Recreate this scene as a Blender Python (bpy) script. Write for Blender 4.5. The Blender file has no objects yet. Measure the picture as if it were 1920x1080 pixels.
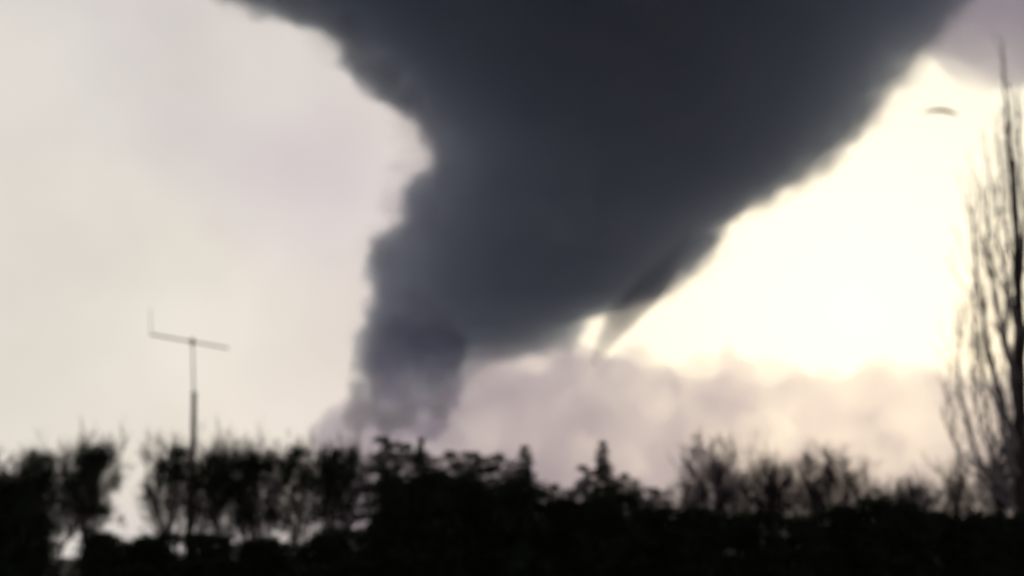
import bpy, math, random
import numpy as np
from mathutils import Vector, noise

SC = bpy.context.scene
COL = SC.collection
R = math.radians

# ------------------------------------------------------------------ camera
PITCH = math.atan(505 / 2637.0)
EYE = Vector((0, 0, 1.6))
cam_data = bpy.data.cameras.new('camera')
cam_data.lens = 36 / (2 * math.tan(R(20)))
cam_data.sensor_width = 36
cam_data.clip_start = 0.1
cam_data.clip_end = 80000
cam_data.dof.use_dof = True            # a soft, misfocused amateur film camera
cam_data.dof.focus_distance = 5.0
cam_data.dof.aperture_fstop = 1.5
cam = bpy.data.objects.new('camera', cam_data)
cam.location = EYE
cam.rotation_euler = (math.pi / 2 + PITCH, 0, 0)
COL.objects.link(cam)
SC.camera = cam

# ------------------------------------------------------------------ sky and sun
SUN_AZ, SUN_EL = R(14), R(11)        # to the right of the funnel, low behind the storm
SUN_DIR = Vector((math.sin(SUN_AZ) * math.cos(SUN_EL), math.cos(SUN_AZ) * math.cos(SUN_EL), math.sin(SUN_EL)))
world = bpy.data.worlds.new('World')
SC.world = world
world.use_nodes = True
nt = world.node_tree
nt.nodes.clear()
N = nt.nodes.new
L = nt.links.new
out = N('ShaderNodeOutputWorld')
bg = N('ShaderNodeBackground')
sky = N('ShaderNodeTexSky')
sky.sky_type = 'NISHITA'
sky.sun_disc = False
sky.sun_elevation = SUN_EL
sky.sun_rotation = SUN_AZ
sky.dust_density = 4.0
tc = N('ShaderNodeTexCoord')
# overcast layer: thin stratus lit through from the sun's side
dot = N('ShaderNodeVectorMath'); dot.operation = 'DOT_PRODUCT'
dot.inputs[1].default_value = SUN_DIR
L(tc.outputs['Generated'], dot.inputs[0])
rng = N('ShaderNodeMapRange'); rng.interpolation_type = 'SMOOTHERSTEP'
rng.inputs['From Min'].default_value = math.cos(R(16))
rng.inputs['From Max'].default_value = math.cos(R(2))
L(dot.outputs['Value'], rng.inputs['Value'])
nz = N('ShaderNodeTexNoise')
nz.inputs['Scale'].default_value = 7.0
nz.inputs['Detail'].default_value = 3.0
nz.inputs['Roughness'].default_value = 0.5
L(tc.outputs['Generated'], nz.inputs['Vector'])
nz2 = N('ShaderNodeTexNoise')
nz2.inputs['Scale'].default_value = 3.2
nz2.inputs['Detail'].default_value = 2.0
L(tc.outputs['Generated'], nz2.inputs['Vector'])
tint = N('ShaderNodeMix'); tint.data_type = 'RGBA'
tint.inputs['A'].default_value = (0.645, 0.59, 0.625, 1)
tint.inputs['B'].default_value = (0.80, 0.755, 0.69, 1)
tr = N('ShaderNodeMapRange')
tr.inputs['From Min'].default_value = 0.30; tr.inputs['From Max'].default_value = 0.56
L(nz2.outputs['Fac'], tr.inputs['Value'])
L(tr.outputs['Result'], tint.inputs['Factor'])
mot = N('ShaderNodeMapRange')
mot.inputs['From Min'].default_value = 0.3; mot.inputs['From Max'].default_value = 0.7
mot.inputs['To Min'].default_value = 0.92; mot.inputs['To Max'].default_value = 1.08
L(nz.outputs['Fac'], mot.inputs['Value'])
lum = N('ShaderNodeVectorMath'); lum.operation = 'SCALE'
L(tint.outputs['Result'], lum.inputs[0]); L(mot.outputs['Result'], lum.inputs['Scale'])
glow = N('ShaderNodeMix'); glow.data_type = 'RGBA'
glow.inputs['B'].default_value = (0.98, 0.95, 0.80, 1)
L(lum.outputs['Vector'], glow.inputs['A'])
L(rng.outputs['Result'], glow.inputs['Factor'])
ns = N('ShaderNodeVectorMath'); ns.operation = 'SCALE'
ns.inputs['Scale'].default_value = 0.06
L(sky.outputs['Color'], ns.inputs[0])
mixs = N('ShaderNodeMix'); mixs.data_type = 'RGBA'
mixs.inputs['Factor'].default_value = 0.88
L(ns.outputs['Vector'], mixs.inputs['A']); L(glow.outputs['Result'], mixs.inputs['B'])
L(mixs.outputs['Result'], bg.inputs['Color'])
bg.inputs['Strength'].default_value = 1.0
L(bg.outputs['Background'], out.inputs['Surface'])

sun_data = bpy.data.lights.new('sun', 'SUN')
sun_data.energy = 0.5
sun_data.angle = R(12)
sun_data.color = (1.0, 0.94, 0.82)
sun = bpy.data.objects.new('sun', sun_data)
sun.rotation_euler = (-SUN_DIR).to_track_quat('-Z', 'Y').to_euler()
sun.location = (400, 1200, 300)
COL.objects.link(sun)

SC.view_settings.view_transform = 'Standard'
SC.view_settings.look = 'None'
SC.view_settings.exposure = 0
SC.view_settings.gamma = 1
SC.view_settings.use_curve_mapping = False
SC.render.engine = 'CYCLES'
SC.cycles.volume_bounces = 4
SC.cycles.max_bounces = 6

# ------------------------------------------------------------------ helpers
CP, SP = math.cos(PITCH), math.sin(PITCH)


def at(px, py, Y):
    """the point at distance Y ahead that the photograph shows at (px, py)"""
    u, v = (px - 960) / 2637.0, (540 - py) / 2637.0
    d = Vector((u, CP - v * SP, SP + v * CP))
    return EYE + d * (Y / d.y)


def tag(o, label=None, cat=None, group=None, kind=None):
    if label: o['label'] = label
    if cat: o['category'] = cat
    if group: o['group'] = group
    if kind: o['kind'] = kind
    return o


def mesh_np(name, V, F, mat, parent=None, smooth=False):
    me = bpy.data.meshes.new(name)
    me.from_pydata([tuple(v) for v in V], [], [tuple(f) for f in F])
    me.update()
    if smooth:
        me.polygons.foreach_set('use_smooth', [True] * len(me.polygons))
    me.materials.append(mat)
    o = bpy.data.objects.new(name, me)
    COL.objects.link(o)
    o.parent = parent
    return o


def empty(name, loc=(0, 0, 0)):
    o = bpy.data.objects.new(name, None)
    o.location = loc
    COL.objects.link(o)
    return o


def copy_tree(o, parent=None):
    c = o.copy()
    COL.objects.link(c)
    c.parent = parent
    for ch in list(o.children):
        copy_tree(ch, c)
    return c


def surf_mat(name, c1, c2, scale=3.0, rough=0.9):
    m = bpy.data.materials.new(name)
    m.use_nodes = True
    t = m.node_tree
    b = t.nodes['Principled BSDF']
    n = t.nodes.new('ShaderNodeTexNoise')
    n.inputs['Scale'].default_value = scale
    n.inputs['Detail'].default_value = 4
    co = t.nodes.new('ShaderNodeTexCoord')
    t.links.new(co.outputs['Object'], n.inputs['Vector'])
    r = t.nodes.new('ShaderNodeValToRGB')
    r.color_ramp.elements[0].position = 0.35
    r.color_ramp.elements[1].position = 0.68
    r.color_ramp.elements[0].color = (*c1, 1)
    r.color_ramp.elements[1].color = (*c2, 1)
    t.links.new(n.outputs['Fac'], r.inputs['Fac'])
    t.links.new(r.outputs['Color'], b.inputs['Base Color'])
    b.inputs['Roughness'].default_value = rough
    b.inputs['Specular IOR Level'].default_value = 0.15
    return m


def vol_mat(name, color, density, absorb=(0, 0, 0), aniso=0.2):
    m = bpy.data.materials.new(name)
    m.use_nodes = True
    t = m.node_tree
    t.nodes.clear()
    o = t.nodes.new('ShaderNodeOutputMaterial')
    v = t.nodes.new('ShaderNodeVolumePrincipled')
    v.inputs['Color'].default_value = (*color, 1)
    v.inputs['Density'].default_value = density
    v.inputs['Anisotropy'].default_value = aniso
    v.inputs['Absorption Color'].default_value = (*absorb, 1)
    t.links.new(v.outputs['Volume'], o.inputs['Volume'])
    return m


def fbm(p, s, oct=4):
    return noise.fractal(Vector(p) / s, 1.0, 2.0, oct, noise_basis='PERLIN_ORIGINAL')


def interp(tab, y):
    xs = [a for a, b in tab]
    ys = [b for a, b in tab]
    return float(np.interp(y, xs, ys))


# ------------------------------------------------------------------ ground
m_ground = surf_mat('dark_field', (0.022, 0.026, 0.014), (0.045, 0.042, 0.026), 0.02)
g = 30000
gv, gf = [], []
ticks = [-g, -8000, -2500, -800, -200, 0, 200, 800, 2500, 8000, g]
for yy in ticks:
    for xx in ticks:
        gv.append((xx, yy, 0))
n = len(ticks)
for j in range(n - 1):
    for i in range(n - 1):
        gf.append((j * n + i, j * n + i + 1, (j + 1) * n + i + 1, (j + 1) * n + i))
tag(mesh_np('ground', gv, gf, m_ground), kind='structure')

# ------------------------------------------------------------------ tornado
TY = 1500.0
LEFT = [(-330, -250), (-200, 60), (-90, 260), (-30, 380), (0, 430), (20, 510), (40, 600), (75, 632), (120, 648), (150, 660), (172, 705),
        (188, 730), (215, 765), (250, 788), (300, 800), (332, 796), (346, 762), (375, 746), (425, 752), (442, 740),
        (452, 700), (485, 694), (550, 702), (600, 685), (650, 667), (700, 658), (760, 668), (800, 700), (840, 740)]
RIGHT = [(-330, 2330), (-200, 2080), (-90, 1910), (0, 1812), (60, 1768), (120, 1718), (180, 1668), (250, 1612), (300, 1562),
         (340, 1504), (380, 1428), (415, 1366), (440, 1352), (480, 1326), (520, 1280), (560, 1236), (576, 1165),
         (592, 1106), (630, 1090), (645, 1084), (658, 1035), (672, 950), (690, 890), (730, 868), (780, 852), (840, 800)]


def funnel(name, inset, amp, mat, parent, seed, left=LEFT, right=RIGHT, y0=-330, y1=835, rows=210, cols=150, depth=0.85, Y0=TY):
    V, F = [], []
    for j in range(rows):
        py = y0 + (y1 - y0) * j / (rows - 1)
        a = at(interp(left, py), py, Y0)
        b = at(interp(right, py), py, Y0)
        cx, rx = (a.x + b.x) / 2, max((b.x - a.x) / 2 - inset, 3)
        ry = min(rx * depth, 150) if rx > 60 else rx * depth
        ry = max(ry, 60 if rx > 60 else 2)
        thin = min(1.0, max(0.05, (805 - py) / 190)) ** 1.1      # the foot thins out into the dust
        ry *= thin
        z = a.z
        for i in range(cols):
            t = 2 * math.pi * i / cols
            p = Vector((cx + rx * math.cos(t), Y0 + ry * math.sin(t), z))
            q = p + Vector((seed * 911, 0, 0))
            q.z *= 0.8
            d = amp * (1.0 * fbm(q, 95, 4) + 1.5 * (0.28 - abs(fbm(q + Vector((5, 9, 70)), 46, 4))) + 0.7 * fbm(q, 20, 4))
            # rotating streaks wound round the funnel
            d += amp * 0.35 * fbm((cx * 0 + 60 * math.cos(t + z * 0.004), 60 * math.sin(t + z * 0.004), z * 0.25 + seed * 300), 22, 3)
            lim = min(1.0, rx / 60)
            p += Vector((math.cos(t), math.sin(t) * min(depth, ry / rx), 0)) * d * lim
            ragged = min(1.0, max(0.0, (py - 610) / 90.0)) if y1 > 725 else 0
            p.z += ragged * (44 * fbm((p.x, p.y * 0.5, seed * 77), 52, 3) + 14 * fbm((p.x, p.y, seed * 31), 14, 2))
            p.z = max(p.z, 0.5)
            V.append(p)
    for j in range(rows - 1):
        for i in range(cols):
            k = (i + 1) % cols
            F.append((j * cols + i, (j + 1) * cols + i, (j + 1) * cols + k, j * cols + k))
    top = len(V)
    V.append(sum((V[i] for i in range(cols)), Vector()) / cols)
    bot = len(V)
    V.append(sum((V[(rows - 1) * cols + i] for i in range(cols)), Vector()) / cols)
    for i in range(cols):
        k = (i + 1) % cols
        F.append((top, i, k))
        F.append((bot, (rows - 1) * cols + k, (rows - 1) * cols + i))
    return mesh_np(name, V, F, mat, parent, True)


m_fun_out = vol_mat('storm_dust_outer', (0.74, 0.75, 0.82), 0.0125, (0.0, 0.04, 0.30), aniso=0.1)
m_fun_in = vol_mat('storm_dust_core', (0.75, 0.76, 0.84), 0.0075, (0.0, 0.045, 0.32), aniso=0.0)
tor = funnel('tornado', 3, 15, m_fun_out, None, 1, rows=240, cols=190)
tag(tor, 'huge dark slate grey tornado funnel widening up into the storm', 'tornado')
funnel('funnel_core', 10, 19, m_fun_in, tor, 2, y1=735)
funnel('funnel_veil', -3, 34, vol_mat('storm_dust_veil', (0.80, 0.79, 0.90), 0.0035, aniso=0.2), tor, 6, rows=260, cols=210)
TL = [(400, 1300), (460, 1262), (520, 1200), (560, 1160), (578, 1142), (592, 1134), (620, 1126), (650, 1112), (690, 1096), (720, 1085)]
TR = [(400, 1306), (460, 1292), (520, 1268), (560, 1238), (590, 1206), (620, 1178), (650, 1150), (690, 1118), (720, 1102)]
funnel('tendril', 0, 9, vol_mat('tendril_dust', (0.76, 0.77, 0.86), 0.042), tor, 3, TL, TR, 402, 685, 90, 48, 1.0, 1470)

# ------------------------------------------------------------------ puffed dust at the base


_BALL = []


def ball_template():
    if not _BALL:
        import bmesh
        bm = bmesh.new()
        bmesh.ops.create_icosphere(bm, subdivisions=3, radius=1)
        bm.verts.ensure_lookup_table()
        _BALL.append([tuple(v.co) for v in bm.verts])
        _BALL.append([tuple(v.index for v in f.verts) for f in bm.faces])
        bm.free()
    return _BALL


def puff(name, balls, voxel, amp, mat, parent=None, sc=45, seed=0, floor=0.5):
    """one closed billowing skin round a set of balls (px, py, radius px, Y)"""
    bv, bf = ball_template()
    V, F = [], []
    for ball in balls:
        px, py, rp, Y = ball[:4]
        deep = ball[4] if len(ball) > 4 else 2.2
        c = at(px, py, Y)
        r = rp * Y / 2637.0
        k = len(V)
        V.extend([(c.x + v[0] * r, c.y + v[1] * r * deep, c.z + v[2] * r) for v in bv])
        F.extend([tuple(i + k for i in f) for f in bf])
    me = bpy.data.meshes.new('tmp')
    me.from_pydata(V, [], F)
    o = bpy.data.objects.new('tmp', me)
    COL.objects.link(o)
    md = o.modifiers.new('r', 'REMESH')
    md.mode = 'VOXEL'
    md.voxel_size = voxel
    dg = bpy.context.evaluated_depsgraph_get()
    me2 = bpy.data.meshes.new_from_object(o.evaluated_get(dg))
    bpy.data.objects.remove(o)
    normals = [v.normal.copy() for v in me2.vertices]
    for v, nrm in zip(me2.vertices, normals):
        q = v.co + Vector((seed * 517, 0, 0))
        d = amp * (fbm(q, sc, 4) + 0.5 * abs(fbm(q, sc * 0.4, 3)))
        v.co += nrm * d
        if v.co.z < floor: v.co.z = floor
    me2.update()
    o = bpy.data.objects.new('tmp', me2)
    COL.objects.link(o)
    md = o.modifiers.new('r', 'REMESH')
    md.mode = 'VOXEL'
    md.voxel_size = voxel
    dg = bpy.context.evaluated_depsgraph_get()
    me2 = bpy.data.meshes.new_from_object(o.evaluated_get(dg))
    bpy.data.objects.remove(o)
    me2.polygons.foreach_set('use_smooth', [True] * len(me2.polygons))
    me2.materials.clear()
    me2.materials.append(mat)
    me2.name = name
    o = bpy.data.objects.new(name, me2)
    COL.objects.link(o)
    o.parent = parent
    return o


rnd = random.Random(7)
top_a = [(640, 800), (700, 745), (740, 760), (800, 765), (850, 710), (885, 668), (940, 690), (1000, 685), (1050, 655),
         (1095, 660), (1150, 668), (1230, 672), (1310, 685)]
balls = []
for x in range(640, 1262, 22):
    ty = interp(top_a, x) + rnd.uniform(-4, 10)
    y = ty + 38
    while y < 1040:
        balls.append((x + rnd.uniform(-14, 14), y, rnd.uniform(36, 50), 1260 + rnd.uniform(-12, 12), 2.2 - 0.5 * max(0, (x - 1050) / 250)))
        y += 40
top_b = [(1210, 690), (1290, 678), (1400, 690), (1500, 698), (1600, 694), (1700, 700), (1800, 700), (1990, 720)]
for x in range(1270, 1990, 26):
    ty = interp(top_b, x) + rnd.uniform(-14, 16)
    y = ty + 45
    while y < 1040:
        balls.append((x + rnd.uniform(-14, 14), y, rnd.uniform(40, 54), 1270 + rnd.uniform(-12, 12), 1.6 - 0.5 * min(1, (x - 1270) / 250)))
        y += 42
m_dust = vol_mat('pink_grey_dust', (0.61, 0.585, 0.60), 0.0118, (0.32, 0.21, 0.60), 0.2)
tag(puff('dust_cloud', balls, 4.5, 25, m_dust, None, 48, 1),
    'pinkish grey dust cloud boiling along the horizon from the tornado foot to the right', 'dust cloud')

# the ragged column at the left foot, and billows and shreds along both edges: parts of the tornado
col = [(x + rnd.uniform(-8, 8), y, rnd.uniform(22, 32) * (1 - max(0, y - 700) / 260) * min(1, max(0.35, (y - 540) / 120)), 1480, 2.0)
       for y in range(560, 805, 12) for x in np.linspace(interp([(560, 752), (650, 722), (720, 718), (800, 728)], y), interp([(560, 790), (650, 842), (720, 836), (800, 815)], y), 5)]
puff('column', col, 3.5, 15, vol_mat('column_dust', (0.74, 0.74, 0.82), 0.026, (0, 0.0, 0.2)), tor, 26, 21)
bl = []
for y in range(-20, 700, 9):
    for _ in range(2):
        r = rnd.uniform(9, 24)
        bl.append((interp(LEFT, y) + r * rnd.uniform(0.7, 2.6), y + rnd.uniform(-8, 8), r, TY + rnd.uniform(-60, 60), 2.5))
puff('billow', bl, 3.0, 10, vol_mat('billow_dust', (0.78, 0.79, 0.88), 0.011), tor, 16, 23)
sh = []
for y in range(-20, 560, 8):
    for _ in range(2):
        r = rnd.uniform(7, 20)
        sh.append((interp(RIGHT, y) - r * rnd.uniform(0.2, 1.8), y + rnd.uniform(-9, 9), r, TY + rnd.uniform(-60, 60), 2.5))
puff('shred', sh, 3.0, 15, vol_mat('shred_dust', (0.80, 0.80, 0.90), 0.007), tor, 20, 27)

# wisps curling up the left foot of the funnel
wl = [(665, 790, 20), (672, 760, 18), (668, 730, 14), (690, 770, 20), (705, 735, 16), (716, 705, 13), (728, 680, 9),
      (820, 770, 22), (835, 735, 14), (760, 780, 24), (725, 790, 24)]
tag(puff('dust_wisp', [(x, y, r, 1215) for x, y, r in wl], 3, 7,
         vol_mat('wisp_dust', (0.93, 0.88, 0.93), 0.03, (0.5, 0.45, 0.5), 0.1), None, 22, 9),
    'pale lilac wisps of dust curling up the left foot of the tornado', 'dust cloud')

# ------------------------------------------------------------------ storm deck, added out of view to shade the ground and trees
m_deck = vol_mat('storm_shade_deck', (0.42, 0.42, 0.47), 0.008)
V, F = [], []
NX, NY = 90, 70
for s in (0, 1):
    for j in range(NY):
        for i in range(NX):
            x = -1700 + 3400 * i / (NX - 1)
            edge = 1330 + 90 * fbm((x, 0, 40), 400, 3)
            y = -1300 + (edge + 1300) * j / (NY - 1)
            rim = min(1, (NY - 1 - j) / 5.0)
            z = 730 + 45 * fbm((x, y, 0), 380, 4) if s == 0 else 730 + 520 * (0.35 + 0.65 * rim) + 40 * fbm((x, y, 900), 300, 3)
            V.append((x, y, z))
o2 = NX * NY
for j in range(NY - 1):
    for i in range(NX - 1):
        a = j * NX + i
        F.append((a, a + NX, a + NX + 1, a + 1))
        F.append((o2 + a, o2 + a + 1, o2 + a + NX + 1, o2 + a + NX))
for i in range(NX - 1):
    a = i; F.append((a, a + 1, o2 + a + 1, o2 + a))
    a = (NY - 1) * NX + i; F.append((a + 1, a, o2 + a, o2 + a + 1))
for j in range(NY - 1):
    a = j * NX; F.append((a + NX, a, o2 + a, o2 + a + NX))
    a = j * NX + NX - 1; F.append((a, a + NX, o2 + a + NX, o2 + a))
tag(mesh_np('storm_shade_deck', V, F, m_deck, None, True), 'unseen storm cloud deck added overhead to keep the ground and trees in shade', 'cloud')

# lavender shelf of cloud lower down at the right
balls = [(x, interp([(1720, 60), (1800, 80), (1900, 105), (2000, 105), (2300, 95)], x) - 62 + rnd.uniform(-10, 10), rnd.uniform(75, 95), 1900 + rnd.uniform(-20, 20))
         for x in range(1760, 2300, 24)]
balls += [(x, -80 + rnd.uniform(-10, 10), 110, 1900) for x in range(1720, 2300, 40)]
tag(puff('shelf_cloud', balls, 8, 26, vol_mat('lavender_cloud', (0.62, 0.58, 0.62), 0.0078, (0.30, 0.24, 0.50), 0.1), None, 90, 12),
    'soft lavender grey cloud shelf in the upper right corner', 'cloud')

# ------------------------------------------------------------------ flying scrap
pts = []
for k in range(13):
    t = k / 12
    px = 1732 + 66 * t
    py = 211 - 5 * math.sin(t * math.pi) + 6 * t * t
    pts.append((px, py))
V, F = [], []
DY = 240.0
for k, (px, py) in enumerate(pts):
    c = at(px, py, DY)
    t = k / 12
    w = 0.55 * (math.sin(math.pi * min(1, t * 1.0 + 0.05)) ** 0.6 + 0.1)
    for dy, dz in ((-w * 1.6, -0.14 - 0.1 * w), (w * 1.6, 0.05 * w), (w * 1.6, 0.05 * w + 0.16), (-w * 1.6, 0.05 + 0.1 * w)):
        V.append((c.x, c.y + dy, c.z + dz))
for k in range(12):
    for e in range(4):
        f = (e + 1) % 4
        F.append((k * 4 + e, (k + 1) * 4 + e, (k + 1) * 4 + f, k * 4 + f))
F += [(0, 1, 2, 3), (51, 50, 49, 48)]
tag(mesh_np('debris_sheet', V, F, surf_mat('torn_roofing', (0.10, 0.085, 0.07), (0.17, 0.15, 0.12), 1.5), None, True),
    'thin curled brown scrap of debris flying in the bright sky', 'debris')

# ------------------------------------------------------------------ tubes


def tube(V, F, pts, radii, sides):
    base = len(V)
    m = len(pts)
    for k in range(m):
        if k == 0: d = pts[1] - pts[0]
        elif k == m - 1: d = pts[-1] - pts[-2]
        else: d = pts[k + 1] - pts[k - 1]
        d = d.normalized() if d.length > 1e-9 else Vector((0, 0, 1))
        u = d.cross(Vector((0.31, 0.95, 0.05)))
        if u.length < 1e-3: u = d.cross(Vector((1, 0, 0)))
        u.normalize()
        w = d.cross(u)
        for s in range(sides):
            a = 2 * math.pi * s / sides
            V.append(pts[k] + (u * math.cos(a) + w * math.sin(a)) * radii[k])
    for k in range(m - 1):
        for s in range(sides):
            t = (s + 1) % sides
            F.append((base + k * sides + s, base + k * sides + t, base + (k + 1) * sides + t, base + (k + 1) * sides + s))
    F.append(tuple(base + s for s in reversed(range(sides))))
    F.append(tuple(base + (m - 1) * sides + s for s in range(sides)))


# ------------------------------------------------------------------ television antenna
AY = 67.0
m_metal = surf_mat('weathered_aluminium', (0.24, 0.23, 0.22), (0.36, 0.35, 0.34), 8, 0.5)
m_pipe = surf_mat('rusty_pipe', (0.055, 0.042, 0.036), (0.11, 0.085, 0.07), 6, 0.8)
b0 = at(363, 815, AY); b1 = at(364, 738, AY); b2 = at(361, 640, AY)
ant = empty('television_antenna', (b0.x, AY, 0))
tag(ant, 'thin television antenna with a tilted boom on a mast above the left trees', 'antenna')
bx = b0.x


def apart(name, segs, mat, sides=8):
    V, F = [], []
    for pts, rad in segs:
        pts = [p - Vector((bx, AY, 0)) for p in pts]
        tube(V, F, pts, [q * 1.42 for q in rad], sides)
    return mesh_np(name, V, F, mat, ant, sides > 4)


apart('mast_base', [([Vector((bx, AY, 0)), Vector((bx, AY, b0.z)), b1], [0.12, 0.095, 0.08])], m_pipe)
apart('mast', [([b1 - Vector((0, 0, 0.3)), b2 + Vector((0, 0, 0.12))], [0.034, 0.026])], m_metal)
apart('clamp', [([b1 - Vector((0, 0, 0.06)), b1 + Vector((0, 0, 0.08))], [0.095, 0.095])], m_metal)
e0 = at(283, 627, AY - 0.7); e1 = at(428, 653, AY + 0.7)
apart('boom', [([e0, e1], [0.032, 0.028])], m_metal)
apart('bracket', [([b2 - Vector((0, 0, 0.16)), b2 + Vector((0, 0, 0.14))], [0.075, 0.075])], m_metal)
bd = (e1 - e0).normalized()
ed = bd.cross(Vector((0, 0, 1))).normalized()
for t, hl in ((0.0, 1.25), (0.16, 1.1), (0.3, 1.0), (0.44, 0.92), (0.58, 0.85), (0.74, 0.75), (0.88, 0.62), (1.0, 0.5)):
    c = e0 + (e1 - e0) * t
    sag = Vector((0, 0, 0.012))
    # bent, wind-twisted rods lie nearly along the line of sight
    apart('element', [([c - ed * hl * 0.18 - sag, c + sag * 0, c + ed * hl * 0.18 - sag], [0.018, 0.02, 0.018])], m_metal, 5)
apart('bent_element', [([e0, e0 + Vector((-0.03, 0, 0.6)), e0 + Vector((-0.09, 0.05, 1.25))], [0.016, 0.014, 0.012])], m_metal, 5)

# ------------------------------------------------------------------ trees
m_bark = surf_mat('bark', (0.022, 0.018, 0.016), (0.045, 0.038, 0.034), 9)
m_twig = surf_mat('twig_bark', (0.034, 0.026, 0.034), (0.058, 0.046, 0.056), 5)
m_leaf = surf_mat('evergreen_needles', (0.009, 0.014, 0.008), (0.024, 0.032, 0.017), 6)
m_shrub = surf_mat('shrub_leaves', (0.010, 0.015, 0.009), (0.026, 0.034, 0.018), 5)
m_pale = surf_mat('pale_bark', (0.14, 0.12, 0.14), (0.26, 0.235, 0.26), 6)


def wander(p, d, length, n, jit, rng, up=0.0):
    pts = [p.copy()]
    d = d.normalized()
    for k in range(n):
        d = (d + Vector((rng.gauss(0, jit), rng.gauss(0, jit), rng.gauss(0, jit) + up))).normalized()
        pts.append(pts[-1] + d * (length / n))
    return pts, d


def leaf_quads(V, F, P, A, S, rng_np):
    """four-cornered leaves at P along A, half length S"""
    n = len(P)
    Rn = rng_np.normal(size=(n, 3))
    A = A / np.linalg.norm(A, axis=1, keepdims=True)
    B = np.cross(A, Rn)
    B /= np.linalg.norm(B, axis=1, keepdims=True)
    S = S[:, None]
    Q = np.stack([P - A * S, P + B * S * 0.45, P + A * S, P - B * S * 0.45], axis=1).reshape(-1, 3)
    k = len(V)
    V.extend(map(Vector, Q.tolist()))
    F.extend([(k + 4 * i, k + 4 * i + 1, k + 4 * i + 2, k + 4 * i + 3) for i in range(n)])


def leaf_cloud(V, F, centres, per, spread, size, rng, flat=0.6):
    rn = np.random.default_rng(rng.randrange(1 << 30))
    C = np.repeat(np.array([tuple(c) for c in centres]), per, axis=0)
    n = len(C)
    P = C + rn.normal(size=(n, 3)) * np.array([spread, spread, spread * 0.7])
    A = rn.normal(size=(n, 3)) * np.array([1, 1, flat])
    leaf_quads(V, F, P, A, size * rn.uniform(0.6, 1.3, n), rn)


def bare_tree(name, seed, H=7.0, spread=0.5, depth=4, buds=500):
    rng = random.Random(seed)
    root = empty(name)
    TV, TF, CV, CF = [], [], [], []
    limbs = []
    tips = []

    def grow(p, d, length, r, lev, V, F):
        n = 4 if lev < 2 else 3
        pts, de = wander(p, d, length, n, 0.13 + 0.03 * lev, rng, 0.05)
        rad = [r * (1 - 0.55 * k / n) for k in range(n + 1)]
        tube(V, F, pts, rad, 6 if lev < 2 else 3)
        if lev >= depth:
            tips.append(pts[-1])
            return
        kids = rng.randint(4, 6) if lev < depth - 1 else rng.randint(4, 7)
        for k in range(kids):
            t = rng.uniform(0.3, 1.0) if k else 1.0
            f = t * n
            i = min(int(f), n - 1)
            q = pts[i].lerp(pts[i + 1], f - i)
            side = Vector((rng.gauss(0, 1), rng.gauss(0, 1), rng.gauss(0.2, 0.6))).normalized()
            nd = (de * rng.uniform(0.7, 1.2) + side * rng.uniform(0.5, 1.0) * (spread * 1.7)).normalized()
            grow(q, nd, length * rng.uniform(0.5, 0.78), max(r * 0.6, 0.016), lev + 1, CV, CF)

    trunk_h = H * 0.32
    pts, de = wander(Vector((0, 0, -0.05)), Vector((0, 0, 1)), trunk_h, 4, 0.04, rng)
    r0 = H * 0.016
    tube(TV, TF, pts, [r0 * (1.25 - 0.1 * k) for k in range(5)], 8)
    mesh_np('trunk', TV, TF, m_bark, root, True)
    nl = rng.randint(5, 7)
    for k in range(nl):
        a = 2 * math.pi * k / nl + rng.uniform(-0.4, 0.4)
        t = rng.uniform(0.55, 1.0) * 4
        i = min(int(t), 3)
        q = pts[i].lerp(pts[i + 1], t - i)
        out_ = rng.uniform(0.25, 0.9) * spread * 1.6
        d = Vector((math.cos(a) * out_, math.sin(a) * out_, 1))
        LV, LF = [], []
        n = 5
        lp, ld = wander(q, d, H * rng.uniform(0.35, 0.5), n, 0.1, rng, 0.06)
        lr = r0 * 0.55
        tube(LV, LF, lp, [lr * (1 - 0.13 * s) for s in range(n + 1)], 6)
        mesh_np('limb', LV, LF, m_bark, root, True)
        for s in range(1, n + 1):
            for _ in range(3):
                side = Vector((rng.gauss(0, 1), rng.gauss(0, 1), rng.gauss(0.3, 0.5))).normalized()
                grow(lp[s], ld * 0.7 + side * spread * 1.5, H * rng.uniform(0.13, 0.24), lr * 0.4, 2, CV, CF)
    leaf_cloud(CV, CF, [rng.choice(tips) for _ in range(buds)], 2, 0.06, 0.035, rng)
    zmax = max(v.z for v in CV)
    mesh_np('crown', CV, CF, m_twig, root)
    root['h'] = zmax
    return root


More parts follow.
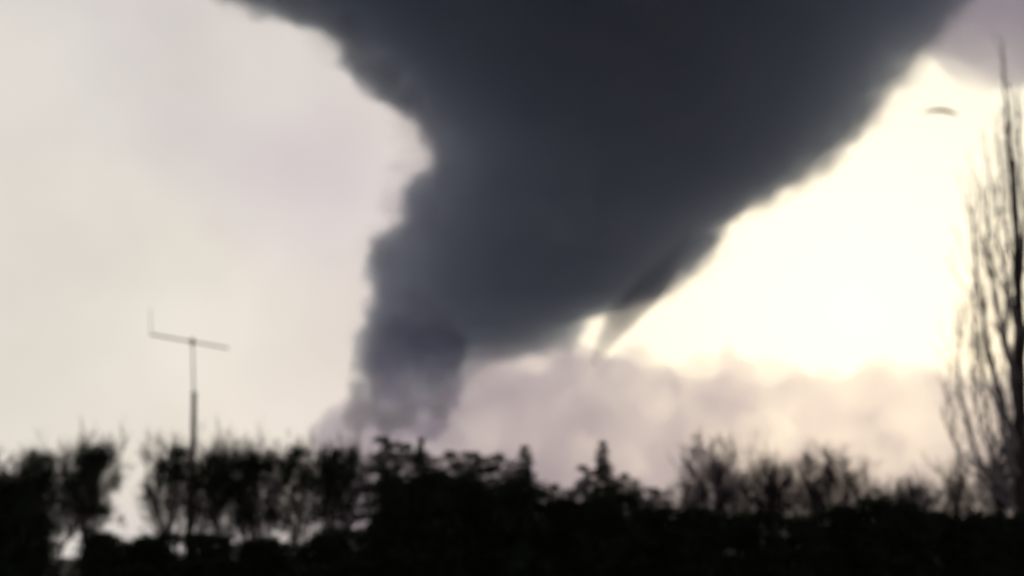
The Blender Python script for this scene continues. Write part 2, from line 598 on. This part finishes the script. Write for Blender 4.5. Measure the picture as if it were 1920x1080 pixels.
def evergreen(name, seed, H=7.0, w=0.28, top=1.0, leaves=7500):
    rng = random.Random(seed)
    root = empty(name)
    V, F = [], []
    pts, _ = wander(Vector((0, 0, -0.05)), Vector((0, 0, 1)), H * 0.97, 8, 0.015, rng)
    tube(V, F, pts, [H * 0.02 * (1 - 0.11 * k) for k in range(9)], 7)
    mesh_np('trunk', V, F, m_bark, root, True)
    CV, CF = [], []
    rn = np.random.default_rng(seed)
    lev = 20
    zmax = 0
    for k in range(lev):
        t = (k + 0.5) / lev
        z = H * (0.06 + 0.94 * t)
        rr = H * w * ((1 - t) ** top) * rng.uniform(0.75, 1.15)
        nb = max(3, int(9 * (1 - t) + 3))
        for b in range(nb):
            a = rng.uniform(0, 2 * math.pi)
            tip = Vector((math.cos(a) * rr * rng.uniform(0.7, 1.1), math.sin(a) * rr * rng.uniform(0.7, 1.1), z + rr * rng.uniform(-0.25, 0.15)))
            st = Vector((0, 0, z))
            tube(CV, CF, [st, st.lerp(tip, 0.5) + Vector((0, 0, 0.03)), tip], [0.02, 0.014, 0.006], 3)
            m = max(4, int(leaves / lev / nb * (0.35 + 1.3 * (1 - t))))
            u = rn.uniform(0.05, 1, (m, 1)) ** 0.7
            S0, T0 = np.array(tuple(st)), np.array(tuple(tip))
            sg = 0.03 + 0.14 * rr
            P = S0 + (T0 - S0) * u + rn.normal(size=(m, 3)) * np.array([sg, sg, 0.05 + 0.06 * rr])
            dd = (T0 - S0) / np.linalg.norm(T0 - S0) + rn.normal(size=(m, 3)) * 0.6
            leaf_quads(CV, CF, P, dd, rn.uniform(0.05, 0.12, m), rn)
    zmax = max(v.z for v in CV)
    mesh_np('crown', CV, CF, m_leaf, root)
    root['h'] = zmax
    return root


def shrub(name, seed, H=4.0, w=1.3, clumps=110, per=40, hole=0.0, size=0.075):
    rng = random.Random(seed)
    root = empty(name)
    SV, SF = [], []
    cs = []
    holes = [Vector((rng.uniform(-w, w), 0, rng.uniform(0.15, 0.75) * H)) for _ in range(int(hole))]
    tries = 0
    while len(cs) < clumps and tries < 9000:
        tries += 1
        p = Vector((rng.gauss(0, w * 0.55), rng.gauss(0, w * 0.45), rng.uniform(0.05, 1) * H))
        lim = w * (1.05 - 0.55 * (p.z / H) ** 3)
        if math.hypot(p.x, p.y) > lim: continue
        if any((Vector((p.x, 0, p.z)) - h).length < 0.46 for h in holes): continue
        cs.append(p)
    for k in range(9):
        t = rng.choice(cs)
        a = Vector((rng.gauss(0, 0.08), rng.gauss(0, 0.08), -0.05))
        mid = a.lerp(t, 0.5) + Vector((rng.gauss(0, 0.1), rng.gauss(0, 0.1), 0.2))
        V, F = [], []
        tube(V, F, [a, a.lerp(mid, 0.6), mid, t], [0.05, 0.04, 0.03, 0.012], 5)
        mesh_np('stem', V, F, m_bark, root, True)
    CV, CF = [], []
    leaf_cloud(CV, CF, cs, per, 0.17 if not hole else 0.13, size, rng)
    # sprays standing out of the top
    for _ in range(26):
        c = rng.choice(cs)
        pts, _d = wander(c, Vector((rng.gauss(0, 0.4), rng.gauss(0, 0.4), 1)), rng.uniform(0.3, 0.7), 3, 0.15, rng)
        tube(CV, CF, pts, [0.012, 0.01, 0.008, 0.005], 3)
        leaf_cloud(CV, CF, pts[1:], 4, 0.05, 0.05, rng)
    mesh_np('crown', CV, CF, m_shrub, root)
    root['h'] = max(v.z for v in CV)
    return root


BARE = [bare_tree('bare_tree', 11, 7, 0.42), bare_tree('bare_tree', 12, 7, 0.5), bare_tree('bare_tree', 13, 7, 0.36), bare_tree('bare_tree', 14, 7, 0.6, 4)]
EVER = [evergreen('evergreen_tree', 21, 7, 0.22, 0.8), evergreen('evergreen_tree', 22, 7, 0.28, 0.42, 11000), evergreen('evergreen_tree', 23, 7, 0.17, 0.75), evergreen('evergreen_tree', 24, 7, 0.30, 0.35, 11000)]
DENSE = [shrub('shrub', 31, 4, 1.35, 260, 70, 0, 0.085), shrub('shrub', 32, 4, 1.5, 260, 70, 0, 0.085), shrub('shrub', 33, 4, 1.2, 250, 70, 0, 0.085)]
OPEN = [shrub('open_shrub', 41, 4.6, 1.3, 80, 36, 26, 0.075), shrub('open_shrub', 42, 4.6, 1.4, 80, 36, 28, 0.075), shrub('open_shrub', 43, 4.6, 1.2, 76, 36, 24, 0.075)]
USED = set()
PROTO = {'b': BARE, 'e': EVER, 's': DENSE, 'o': OPEN}
COUNT = {'b': 0, 'e': 0, 's': 0, 'o': 0}
rp = random.Random(99)


def plant(kind, px, py, D, width, label, group, var=None):
    """width in photo pixels, py the top; roots on the ground at distance D"""
    top = at(px, py, D)
    lst = PROTO[kind]
    i = COUNT[kind] % len(lst) if var is None else var
    COUNT[kind] += 1
    src = lst[i]
    if id(src) in USED:
        o = copy_tree(src)
    else:
        o = src
        USED.add(id(src))
    h = src['h']
    sz = top.z / h
    w = o.get('w')
    if w is None:
        xs = [abs(v.co.x) for c in src.children if c.name.startswith('crown') for v in c.data.vertices]
        w = 2 * float(np.percentile(xs, 96))
        src['w'] = w
        o['w'] = w
    sx = width * D / 2637.0 / w
    o.location = (top.x, D, 0)
    o.scale = (sx, (sx + sz) / 2, sz)
    o.rotation_euler = (0, 0, rp.choice((0, math.pi)) + rp.uniform(-0.3, 0.3))
    tag(o, label, {'b': 'tree', 'e': 'tree', 's': 'shrub', 'o': 'shrub'}[kind], group)
    return o


GB = 'bare twiggy trees on the left'
GE = 'dense dark evergreens in the middle'
GR = 'low bare trees on the right'
GS = 'dark shrubs along the bottom'
GO = 'loose shrubs with pale gaps on the left'
# left bare trees
for px, py, D, w, lab in [
    (18, 828, 66, 116, 'low bare tree at the left edge of the picture'),
    (78, 796, 60, 96, 'bare twiggy tree second from the left edge'),
    (176, 778, 58, 94, 'bare pointed tree just left of the pale gap'),
    (128, 805, 62, 96, 'bare tree third from the left edge, over the pale upright streak'),
    (322, 798, 57, 91, 'narrow bare tree right of the pale gap, beside the antenna mast'),
    (372, 790, 60, 86, 'small bare tree directly below the antenna mast'),
    (428, 778, 62, 96, 'bare tree with the highest tip right of the antenna'),
    (468, 812, 63, 86, 'bare tree third to the right of the antenna mast'),
    (505, 812, 58, 86, 'thin bare tree left of the narrow light slit'),
    (572, 796, 60, 116, 'bare tree right of the narrow light slit'),
    (640, 788, 64, 126, 'broad bare tree under the left foot of the tornado'),
]:
    plant('b', px, py, D, w, lab, GB)
# middle evergreens
for px, py, D, w, v, lab in [
    (722, 815, 68, 120, 1, 'leftmost dark evergreen of the middle row'),
    (758, 828, 66, 130, 3, 'second dark evergreen from the left in the middle row'),
    (790, 818, 64, 110, 0, 'pointed evergreen with its tip against the pinkish dust'),
    (842, 842, 66, 150, 3, 'blunt evergreen right of the pointed one'),
    (890, 844, 63, 150, 1, 'rounded evergreen in the middle of the row'),
    (938, 848, 66, 140, 3, 'blunt evergreen left of the sharp spire'),
    (984, 832, 62, 110, 2, 'sharp evergreen spire left of the notch in the tree line'),
    (1040, 905, 66, 140, 3, 'lowest evergreen, in the notch of the tree line'),
    (1098, 870, 64, 80, 1, 'short evergreen leaning on the tall spire right of the notch'),
    (1130, 824, 62, 95, 2, 'tall thin evergreen spire right of the notch'),
    (1172, 885, 65, 110, 3, 'short evergreen right of the tall thin spire'),
    (1225, 912, 64, 130, 1, 'low evergreen at the right end of the middle row'),
]:
    plant('e', px, py, D, w, lab, GE, v)
# right bare trees
for px, py, D, w, lab in [
    (1282, 868, 66, 90, 'leftmost low bare tree of the right group'),
    (1322, 800, 62, 100, 'bare tree with an open fan of branches before the pale dust'),
    (1385, 804, 66, 100, 'second open bare tree before the pale dust'),
    (1452, 822, 62, 95, 'bare forked tree in the middle of the right group'),
    (1508, 818, 65, 90, 'twiggy bare tree right of the forked one'),
    (1570, 820, 62, 115, 'broad bare tree right of centre of the right group'),
    (1648, 846, 64, 110, 'low rounded bare tree near the right end of the group'),
    (1722, 866, 62, 100, 'rightmost low bare tree before the tall upright tree'),
    (1800, 815, 58, 95, 'bare thicket at the left foot of the tall upright tree'),
    (1868, 800, 60, 100, 'bare thicket in front of the tall upright tree'),
]:
    plant('b', px, py, D, w, lab, GR)
# loose shrubs left
for px, py, D, w, lab in [
    (82, 814, 48, 91, 'loose shrub left of the pale upright streak'),
    (176, 809, 47, 86, 'loose shrub right of the pale upright streak'),
    (335, 814, 44, 91, 'loose shrub below the antenna'),
    (408, 819, 47, 91, 'loose shrub full of pale gaps right of the antenna'),
    (478, 822, 48, 96, 'loose shrub with a ring of light near its foot'),
    (556, 814, 47, 96, 'loose shrub with scattered pale spots'),
    (640, 809, 48, 101, 'loose shrub at the edge of the solid dark mass'),
]:
    plant('o', px, py, D, w, lab, GO)
# dense shrubs along the bottom
for px, py, D, w, lab in [
    (0, 868, 45, 150, 'dense dark shrub in the lower left corner'),
    (62, 940, 43, 100, 'low dark shrub second from the lower left corner'),
    (195, 992, 43, 105, 'low dark shrub under the pale gap, left side'),
    (290, 990, 44, 130, 'low dark shrub under the pale gap, right side'),
    (390, 990, 43, 150, 'low dark shrub under the loose shrubs beside the antenna'),
    (500, 1002, 44, 150, 'low dark shrub in the middle under the loose shrubs'),
    (625, 985, 43, 150, 'low dark shrub at the right end of the loose shrubs'),
    (748, 880, 45, 130, 'tall dark shrub at the left end of the solid dark mass'),
    (812, 870, 44, 150, 'dark shrub in the solid mass below the pointed evergreen'),
    (880, 880, 45, 150, 'dark shrub in the solid mass below the rounded evergreen'),
    (970, 885, 44, 150, 'dark shrub in the solid mass below the sharp spire'),
    (1055, 925, 45, 140, 'dark shrub below the notch in the tree line'),
    (1140, 905, 44, 140, 'dark shrub below the tall thin spire'),
    (1225, 935, 45, 140, 'dark shrub at the right end of the solid dark mass'),
    (1310, 945, 44, 150, 'low dark shrub under the left end of the right bare trees'),
    (1400, 945, 45, 150, 'low dark shrub under the second open bare tree'),
    (1490, 955, 44, 150, 'low dark shrub under the forked bare tree'),
    (1580, 942, 45, 150, 'low dark shrub under the broad bare tree'),
    (1670, 920, 44, 150, 'dark shrub under the low rounded bare tree'),
    (1755, 945, 45, 140, 'dark shrub left of the foot of the tall upright tree'),
    (1840, 955, 44, 140, 'dark shrub below the thicket of the tall upright tree'),
    (1915, 950, 45, 140, 'dense dark shrub in the lower right corner'),
]:
    plant('s', px, py, D, w, lab, GS)

# ------------------------------------------------------------------ tall upright tree at the right edge
PY = 50.0
c0 = at(1916, 1045, PY)
pop = empty('upright_tree', (c0.x, PY, 0))
tag(pop, 'tall bare tree with many upright branches at the right edge', 'tree')
rng = random.Random(5)


def pp(px, py, dy=0):
    return at(px, py, PY + dy) - Vector((c0.x, PY, 0))


def smooth_path(ps, n=14):
    P = [Vector(p) for p in ps]
    res = []
    for k in range(n + 1):
        t = k / n * (len(P) - 1)
        i = min(int(t), len(P) - 2)
        f = t - i
        p0 = P[max(i - 1, 0)]; p1 = P[i]; p2 = P[i + 1]; p3 = P[min(i + 2, len(P) - 1)]
        res.append(0.5 * ((2 * p1) + (p2 - p0) * f + (2 * p0 - 5 * p1 + 4 * p2 - p3) * f * f + (3 * p1 - p0 - 3 * p2 + p3) * f ** 3))
    return res


V, F = [], []
tp = smooth_path([(0, 0, -0.05), pp(1914, 900), pp(1912, 700), pp(1908, 480), pp(1900, 300)], 18)
tube(V, F, tp, [0.34 * (1 - 0.042 * k) for k in range(19)], 9)
mesh_np('trunk', V, F, m_bark, pop, True)
LIMBS = [
    ([(1911, 520, 0), (1897, 380, .2), (1888, 220, .3), (1880, 100, .3)], 0.12),
    ([(1914, 860, 0), (1880, 760, -.5), (1852, 640, -.8), (1830, 500, -.9), (1824, 390, -.9)], 0.13),
    ([(1914, 930, 0), (1850, 880, .6), (1812, 800, .9), (1796, 700, 1.), (1800, 620, 1.)], 0.10),
    ([(1913, 780, 0), (1893, 680, .4), (1866, 570, .6), (1852, 440, .7), (1856, 340, .7)], 0.12),
    ([(1912, 650, 0), (1893, 560, -.4), (1872, 450, -.6), (1868, 340, -.6)], 0.10),
    ([(1914, 900, 0), (1885, 830, -.9), (1868, 740, -1.2), (1850, 650, -1.2)], 0.09),
    ([(1914, 820, 0), (1898, 720, .8), (1884, 610, 1.), (1886, 480, 1.)], 0.10),
    ([(1914, 950, 0), (1880, 900, 1.), (1838, 800, 1.2), (1822, 700, 1.2)], 0.09),
    ([(1912, 700, 0), (1935, 560, .3), (1940, 380, .4), (1930, 200, .4)], 0.11),
    ([(1913, 840, 0), (1945, 720, -.4), (1965, 560, -.6), (1968, 420, -.5)], 0.11),
    ([(1910, 560, 0), (1920, 420, .5), (1912, 260, .6), (1908, 150, .6)], 0.10),
    ([(1914, 960, 0), (1872, 930, -.8), (1800, 860, -1.2), (1778, 760, -1.3)], 0.08),
    ([(1914, 900, 0), (1890, 800, 1.4), (1845, 720, 1.7), (1826, 600, 1.8), (1830, 520, 1.8)], 0.08),
    ([(1912, 720, 0), (1885, 640, -1.2), (1862, 540, -1.5), (1845, 470, -1.5)], 0.08),
    ([(1914, 940, 0), (1895, 860, .4), (1862, 820, .5), (1842, 740, .5)], 0.08),
    ([(1911, 600, 0), (1900, 500, 1.), (1880, 400, 1.3), (1878, 300, 1.3)], 0.08),
    ([(1910, 480, 0), (1904, 380, -.6), (1896, 280, -.8), (1895, 180, -.8)], 0.07),
    ([(1914, 880, 0), (1950, 800, .5), (1985, 680, .8), (1995, 560, .8)], 0.10),
]
CV, CF = [], []
for pl, r in LIMBS:
    path = smooth_path([pp(*q) for q in pl], 14)
    for k in range(2, 14):
        path[k] += Vector((rng.gauss(0, 0.035), rng.gauss(0, 0.035), 0))
    V, F = [], []
    tube(V, F, path, [r * (1 - 0.058 * k) for k in range(15)], 6)
    mesh_np('limb', V, F, m_pale, pop, True)
    for _ in range(24 if path[0].z < 8 else 12):
        k = rng.randint(2, 14)
        d = Vector((rng.gauss(0, 0.28), rng.gauss(0, 0.28), 1))
        ln = rng.uniform(0.8, 2.4)
        if path[k].z + ln > 18.6: ln *= 0.4
        tpts, td = wander(path[k], d, ln, 5, 0.07, rng, 0.09)
        tube(CV, CF, tpts, [0.022, 0.019, 0.016, 0.012, 0.009, 0.006], 3)
        for _ in range(3):
            q = rng.choice(tpts[1:5])
            t2, _d = wander(q, Vector((rng.gauss(0, 0.35), rng.gauss(0, 0.35), 1)), rng.uniform(0.4, 1.0), 3, 0.1, rng, 0.08)
            tube(CV, CF, t2, [0.011, 0.009, 0.007, 0.005], 3)
mesh_np('crown', CV, CF, m_pale, pop)

# prototypes never planted are dropped
for lst in PROTO.values():
    for o in lst:
        if id(o) not in USED:
            for c in list(o.children): bpy.data.objects.remove(c)
            bpy.data.objects.remove(o)
for o in bpy.data.objects:
    for k in ('h', 'w'):
        if k in o: del o[k]
